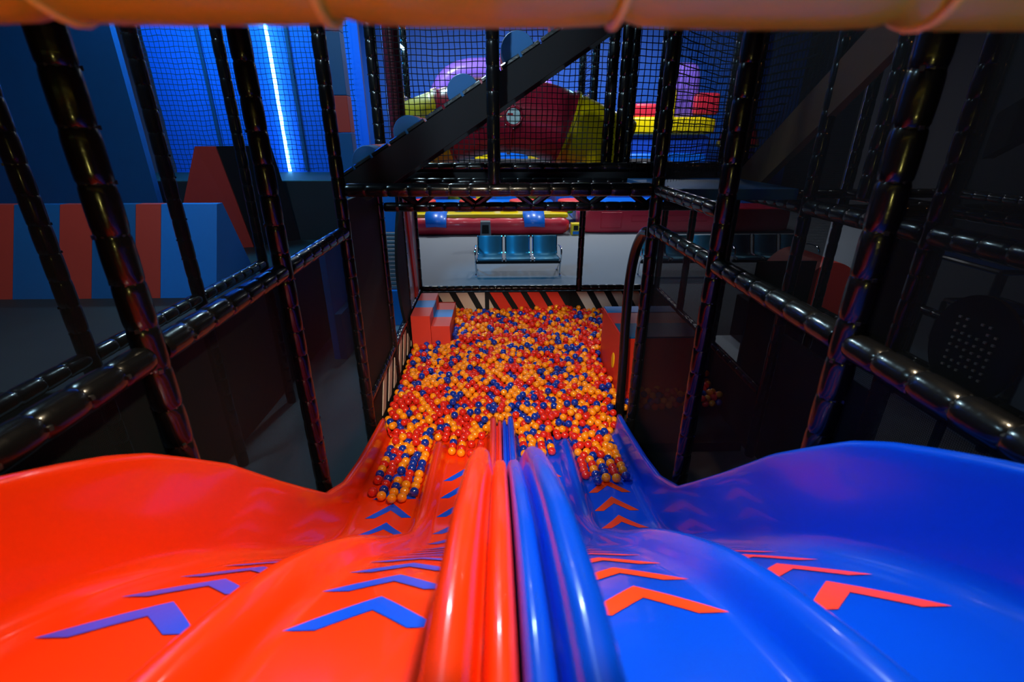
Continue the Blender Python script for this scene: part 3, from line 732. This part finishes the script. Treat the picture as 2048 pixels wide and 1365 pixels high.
# tall arch
t = empty('inflatable_arch', (-.1, 18.8, 0), 'tall purple inflatable archway with a yellow inner arch behind the crawl tube', 'inflatable')
def arch(cx, y, w, h, r, m, nm, par, z0=.3, k=.55):
    pts = [(cx-w/2, y, z0), (cx-w/2, y, h*.6)]
    for a in np.linspace(180, 0, 17): pts.append((cx+w/2*abs(math.cos(R(a)))**k*(1 if a < 90 else -1), y, h*.62+(h*.38)*math.sin(R(a))**.75))
    pts += [(cx+w/2, y, h*.6), (cx+w/2, y, z0)]
    MB().tube(pts, r, 18).build(nm, m, par, smooth=True)
arch(-.1, 18.8, 3.9, 4.75, .38, INFP, 'purple_arch', t)
arch(-.15, 18.65, 3.0, 4.2, .22, INFY, 'yellow_arch', t)
MB().puff((-.1, 19.0, 4.1), (1.6, .3, .5), .4).build('red_panel', INFR, t, smooth=True)
MB().puff((-.55, 18.7, 1.6), (.5, .4, 3.0), .3).build('yellow_column', INFY, t, smooth=True)
MB().puff((-1.4, 18.9, 1.3), (.5, .4, 2.6), .3).build('green_column', INFG, t, smooth=True)
MB().puff((1.7, 18.7, 1.2), (.6, .5, 2.4), .3).build('red_column', INFR, t, smooth=True)
MB().puff((.6, 18.9, 1.2), (1.4, .3, 2.4), .3).build('blue_panel', INFB, t, smooth=True)
t = empty('inflatable_wall', (5.9, 18.5, 0), 'blue inflatable wall with a yellow top band, red blocks and a purple column on the right', 'inflatable')
MB().puff((5.9, 18.9, 1.35), (3.6, .9, 2.7), .15, 40, 16).build('blue_wall', INFDB, t, smooth=True)
MB().puff((5.9, 18.75, 1.75), (3.5, .8, .7), .3, 40, 16).build('blue_band', INFB, t, smooth=True)
MB().puff((5.9, 18.7, 3.0), (3.7, .8, .58), .3, 40, 16).build('yellow_band', INFY, t, smooth=True)
MB().puff((5.2, 18.7, 3.48), (.9, .6, .46), .3).build('red_block', INFR, t, smooth=True)
MB().puff((7.35, 18.7, 3.7), (.9, .6, .7), .3).build('red_block', INFR, t, smooth=True)
MB().puff((6.55, 18.9, 4.0), (1.1, .6, 2.0), .5).build('purple_column', INFP, t, smooth=True)
MB().puff((6.1, 18.6, 3.6), (.28, .4, 1.3), .5).build('yellow_fin', INFY, t, smooth=True)
t = empty('inflatable_tower', (8.8, 19.0, 0), 'slim inflatable tower in green, red and yellow at the far right', 'inflatable')
MB().puff((8.6, 19.0, 1.2), (.5, .6, 2.4), .35).build('green_column', INFG, t, smooth=True)
MB().puff((9.2, 19.0, 1.2), (.5, .6, 2.4), .35).build('purple_column', INFP, t, smooth=True)
MB().tube([(8.9, 19.0, 2.4), (8.9, 19.0, 3.5), (8.9, 19.0, 4.0)], [.75, .3, .05], 18).build('red_cone', INFR, t, smooth='auto')
MB().puff((8.9, 19.0, 2.4), (1.5, .7, .3), .5).build('yellow_ring', INFY, t, smooth=True)
# LED strips on the back wall
for k, x in enumerate((-2.1, -.45, .75, 2.2)):
    o = MB().box((x-.03, 20.95, .3), (x+.03, 20.99, 3.0)).build('led_strip', LED)
    tag(o, 'pale blue vertical light strip on the blue back wall, number %s from the left' % ('one', 'two', 'three', 'four')[k], 'light strip', 'light strips on the back wall')

# ------------------------------------------------------------------ left bay
lp = MB().box((-7.5, 2.6, .0), (XLL-.15, 7.2, 1.25), .02).build('soft_platform', DARKM)
tag(lp, 'charcoal padded platform behind the left frame carrying the striped barrier', 'platform')
lp2 = MB().box((-7.5, 7.25, 0), (-2.15, 9.0, 2.08), .02).build('soft_platform', DARKM)
tag(lp2, 'higher charcoal platform behind the red wedge, in front of the blue wall', 'platform')
# striped triangular barrier
t = empty('foam_barrier', (-4.3, 4.8, 1.25), 'long triangular foam barrier with red and blue stripes behind the left frame', 'foam barrier')
x0 = -7.0; bands = []
x = -2.66; wds = [(.52, FOAMLB), (.235, FOAMR), (.40, FOAMB), (.30, FOAMR), (.42, FOAMB), (.3, FOAMR), (.42, FOAMB), (.3, FOAMR), (.42, FOAMB), (.3, FOAMR)]
for wd, m in wds:
    MB().prism([(x, 4.43, 1.25), (x, 5.25, 1.25), (x, 4.90, 2.06), (x, 4.80, 2.06)], (-wd+.003, 0, 0)).build('foam_section', m, t); x -= wd
t = empty('foam_wedge', (-3.7, 6.7, 1.25), 'tall tapering foam wedge with a red front and charcoal sides behind the striped barrier', 'foam wedge')
front = [(-4.35, 6.45, 1.25), (-3.28, 6.45, 1.25), (-3.47, 6.5, 2.54), (-3.70, 6.5, 2.54)]
front = [(-4.25, 6.40, 1.25), (-3.36, 6.72, 1.25), (-3.46, 6.5, 2.54), (-3.68, 6.45, 2.54)]
MB().prism(front, (-.004, .03, 0)).build('red_face', FOAMR, t)
MB().prism([tuple(Vector(p)+Vector((-.002, .032, 0))) for p in front], (.45, .5, 0)).build('wedge_body', BLACKF, t)
# walls of the bay
t = empty('wall_panel', (-4.6, 9.1, 0), 'bright blue lit wall panel behind the left bay', 'wall panel')
MB().box((-5.6, 9.1, 0), (-2.2, 9.2, 6.5)).build('panel', WALLB, t)
for x in (-4.75, -4.05, -3.35, -2.75): MB().box((x, 9.05, 2.1), (x+.05, 9.1, 6.4)).build('rib', WALLD, t)
sheet('net_panel', [(-5.6, 8.9, 2.1), (-2.3, 8.9, 2.1), (-2.3, 8.9, 5.0), (-5.6, 8.9, 5.0)], NETBLUE, t)
o = MB().box((-3.63, 9.0, 2.09), (-3.59, 9.05, 5.2)).build('led_strip', LEDB); tag(o, 'glowing cyan vertical light strip on the blue wall of the left bay', 'light strip')
t = empty('wall_panel', (-5.6, 6.0, 0), 'dark blue side wall panel at the far left of the left bay', 'wall panel')
MB().box((-7.4, 6.9, 1.25), (-4.6, 7.0, 6.5)).build('panel', FOAMB, t)
MB().box((-7.4, 3.0, 1.25), (-7.3, 6.9, 6.5)).build('panel', FOAMB, t)
t = empty('foam_column', (-2.02, 7.05, 1.0), 'square foam column of stacked blue and red blocks left of the roller ramp', 'foam column')
for z0, z1, m in ((1.6, 2.14, FOAMB), (2.14, 2.70, FOAMB), (2.70, 3.14, FOAMR), (3.14, 3.85, FOAMB), (3.85, 4.5, FOAMB)): MB().box((-2.12, 7.0, z0), (-1.92, 7.2, z1-.004), .008).build('foam_block', m, t)
t = empty('foam_pad', (-2.1, 6.0, 0), 'bright blue foam pad standing low beyond the left rail', 'foam pad')
MB().box((-2.12, 5.7, .0), (-2.04, 6.45, 1.44), .01).build('pad', FOAMLB, t)
MB().box((-2.04, 5.7, .0), (-1.95, 6.45, .62), .01).build('foot_block', FOAMB, t)
t = empty('ribbed_ramp', (-1.8, 7.5, 0), 'ribbed grey ramp with blue base seen through the curved opening left of the pit', 'ramp')
MB().box((-2.1, 6.9, 0), (-1.25, 7.1, .55), .01).build('base', FOAMLB, t)
for k in range(14):
    z = .55+.055*k; MB().box((-2.1, 6.95+.03*k, z), (-1.25, 7.02+.03*k, z+.04), .006).build('rib', GREYPL, t)
MB().box((-2.1, 7.5, 1.3), (-1.25, 7.6, 2.3), .01).build('blue_top', FOAMLB, t)

# ------------------------------------------------------------------ right bay
t = empty('foam_hump', (3.95, 5.7, 0), 'rounded red foam hump on a dark base in the dark bay on the right', 'foam hump')
hp = [tuple(p) for p in catmull([(3.45, 5.4, .62), (3.55, 5.4, .98), (3.72, 5.4, 1.22), (3.92, 5.4, 1.30), (4.14, 5.4, 1.22), (4.34, 5.4, .98), (4.45, 5.4, .62)], 4)]
MB().prism(hp, (0, .9, 0)).build('hump_pad', FOAMR, t)
MB().box((3.35, 5.3, 0), (4.55, 6.4, .615), .02).build('base_block', BLACKF, t)
t = empty('climbing_frame', (3.3, 3.6, 0), 'dark padded frame with hanging boards deep in the right bay', 'play frame')
for x, y in ((3.3, 2.45), (3.3, 3.54), (3.3, 4.65), (4.4, 2.45), (4.4, 3.54), (4.4, 4.65)): pipe('padded_post', (x, y, 0), (x, y, TOP), PR, t, ties=False)
for z in (1.0, 2.15): pipe('padded_rail', (3.3, 1.4, z), (3.3, 4.6, z), PR, t, ties=False); pipe('padded_rail', (4.4, 1.4, z), (4.4, 4.6, z), PR, t, ties=False)
for y in (3.54, 4.65): pipe('padded_rail', (XRR, y, 2.15), (4.4, y, 2.15), PR, t, ties=False)
MB().box((3.28, 3.6, 1.05), (3.32, 4.2, 2.1), .008).build('hanging_board', BLACKF, t)
MB().box((2.6, 4.66, 0.0), (3.2, 4.70, 1.5), .008).build('hanging_board', BLACKF, t)
MB().box((XRR+.02, 2.5, .02), (XRR+.05, 3.5, 1.2), .008).build('hanging_board', BLACKF, t)
sheet('mesh_panel', [(4.4, .6, .02), (4.4, 4.65, .02), (4.4, 4.65, 4.5), (4.4, .6, 4.5)], VEIL, t)  # dark see-through sheet added to dim the grey hall behind it
sheet('mesh_panel', [(XRR+.05, 4.68, .7), (3.25, 4.68, .7), (3.25, 4.68, 4.5), (XRR+.05, 4.68, 4.5)], VEIL, t)  # another added dimming sheet, across the bay
sheet('net_panel', [(3.3, 1.5, 1.05), (3.3, 2.4, 1.05), (3.3, 2.4, 2.1), (3.3, 1.5, 2.1)], NETCOARSE, t)
wp = MB().box((4.6, .5, 2.2), (4.7, 4.0, 5.5)).build('wall_panel', BROWNB); tag(wp, 'dim brown wall panel high in the right bay', 'wall panel')
for (xa, xb, ya, yb, z, lb) in ((5.9, 7.7, 5.35, 6.9, 1.2, 'blue lit net deck at the right edge, upper one'), (6.15, 6.95, 5.45, 6.15, .6, 'small blue lit net deck at the right edge, lower one')):
    t = empty('net_deck', ((xa+xb)/2, (ya+yb)/2, z-.06), lb, 'net deck')
    MB().box((xa, ya, z-.06), (xb, yb, z-.01), .008).build('blue_lit_deck', FOAMLB, t)
    sheet('net_cover', [(xa, ya, z), (xb, ya, z), (xb, yb, z), (xa, yb, z)], NETCOARSE, t)
    for p, q in (((xa, ya), (xb, ya)), ((xb, ya), (xb, yb)), ((xb, yb), (xa, yb)), ((xa, yb), (xa, ya))): MB().tube([(*p, z-.02), (*q, z-.02)], .03, 8).build('edge_pipe', VINYL, t, smooth='auto')
    for p in ((xa, ya), (xb, ya), (xb, yb), (xa, yb)): MB().tube([(*p, 0), (*p, z-.05)], .035, 8).build('leg', VINYL, t, smooth='auto')
t = empty('dotted_panel', (3.0, 2.75, 1.1), 'dark round panel with rows of pale light dots behind the right rail', 'panel')
c0 = Vector((3.0, 2.72, 1.41)); ang = np.linspace(0, 2*PI, 29)[:-1]
MB().prism([(3.0, c0.y+.30*math.cos(a), c0.z+.34*math.sin(a)) for a in ang], (.03, 0, 0)).build('panel_board', BLACKF, t)
for iy in range(6):
    for iz in range(8):
        y = c0.y-.13+.052*iy; z = c0.z-.17+.048*iz
        if random.random() < .85: MB().box((2.988, y-.009, z-.007), (3.0, y+.009, z+.007)).build('light_dot', CREAM, t)  # cream colour stands in for bright dots of light on the panel
MB().tube([(3.015, 2.72, 0), (3.015, 2.72, 1.1)], .03, 10).build('panel_post', VINYL, t, smooth='auto')
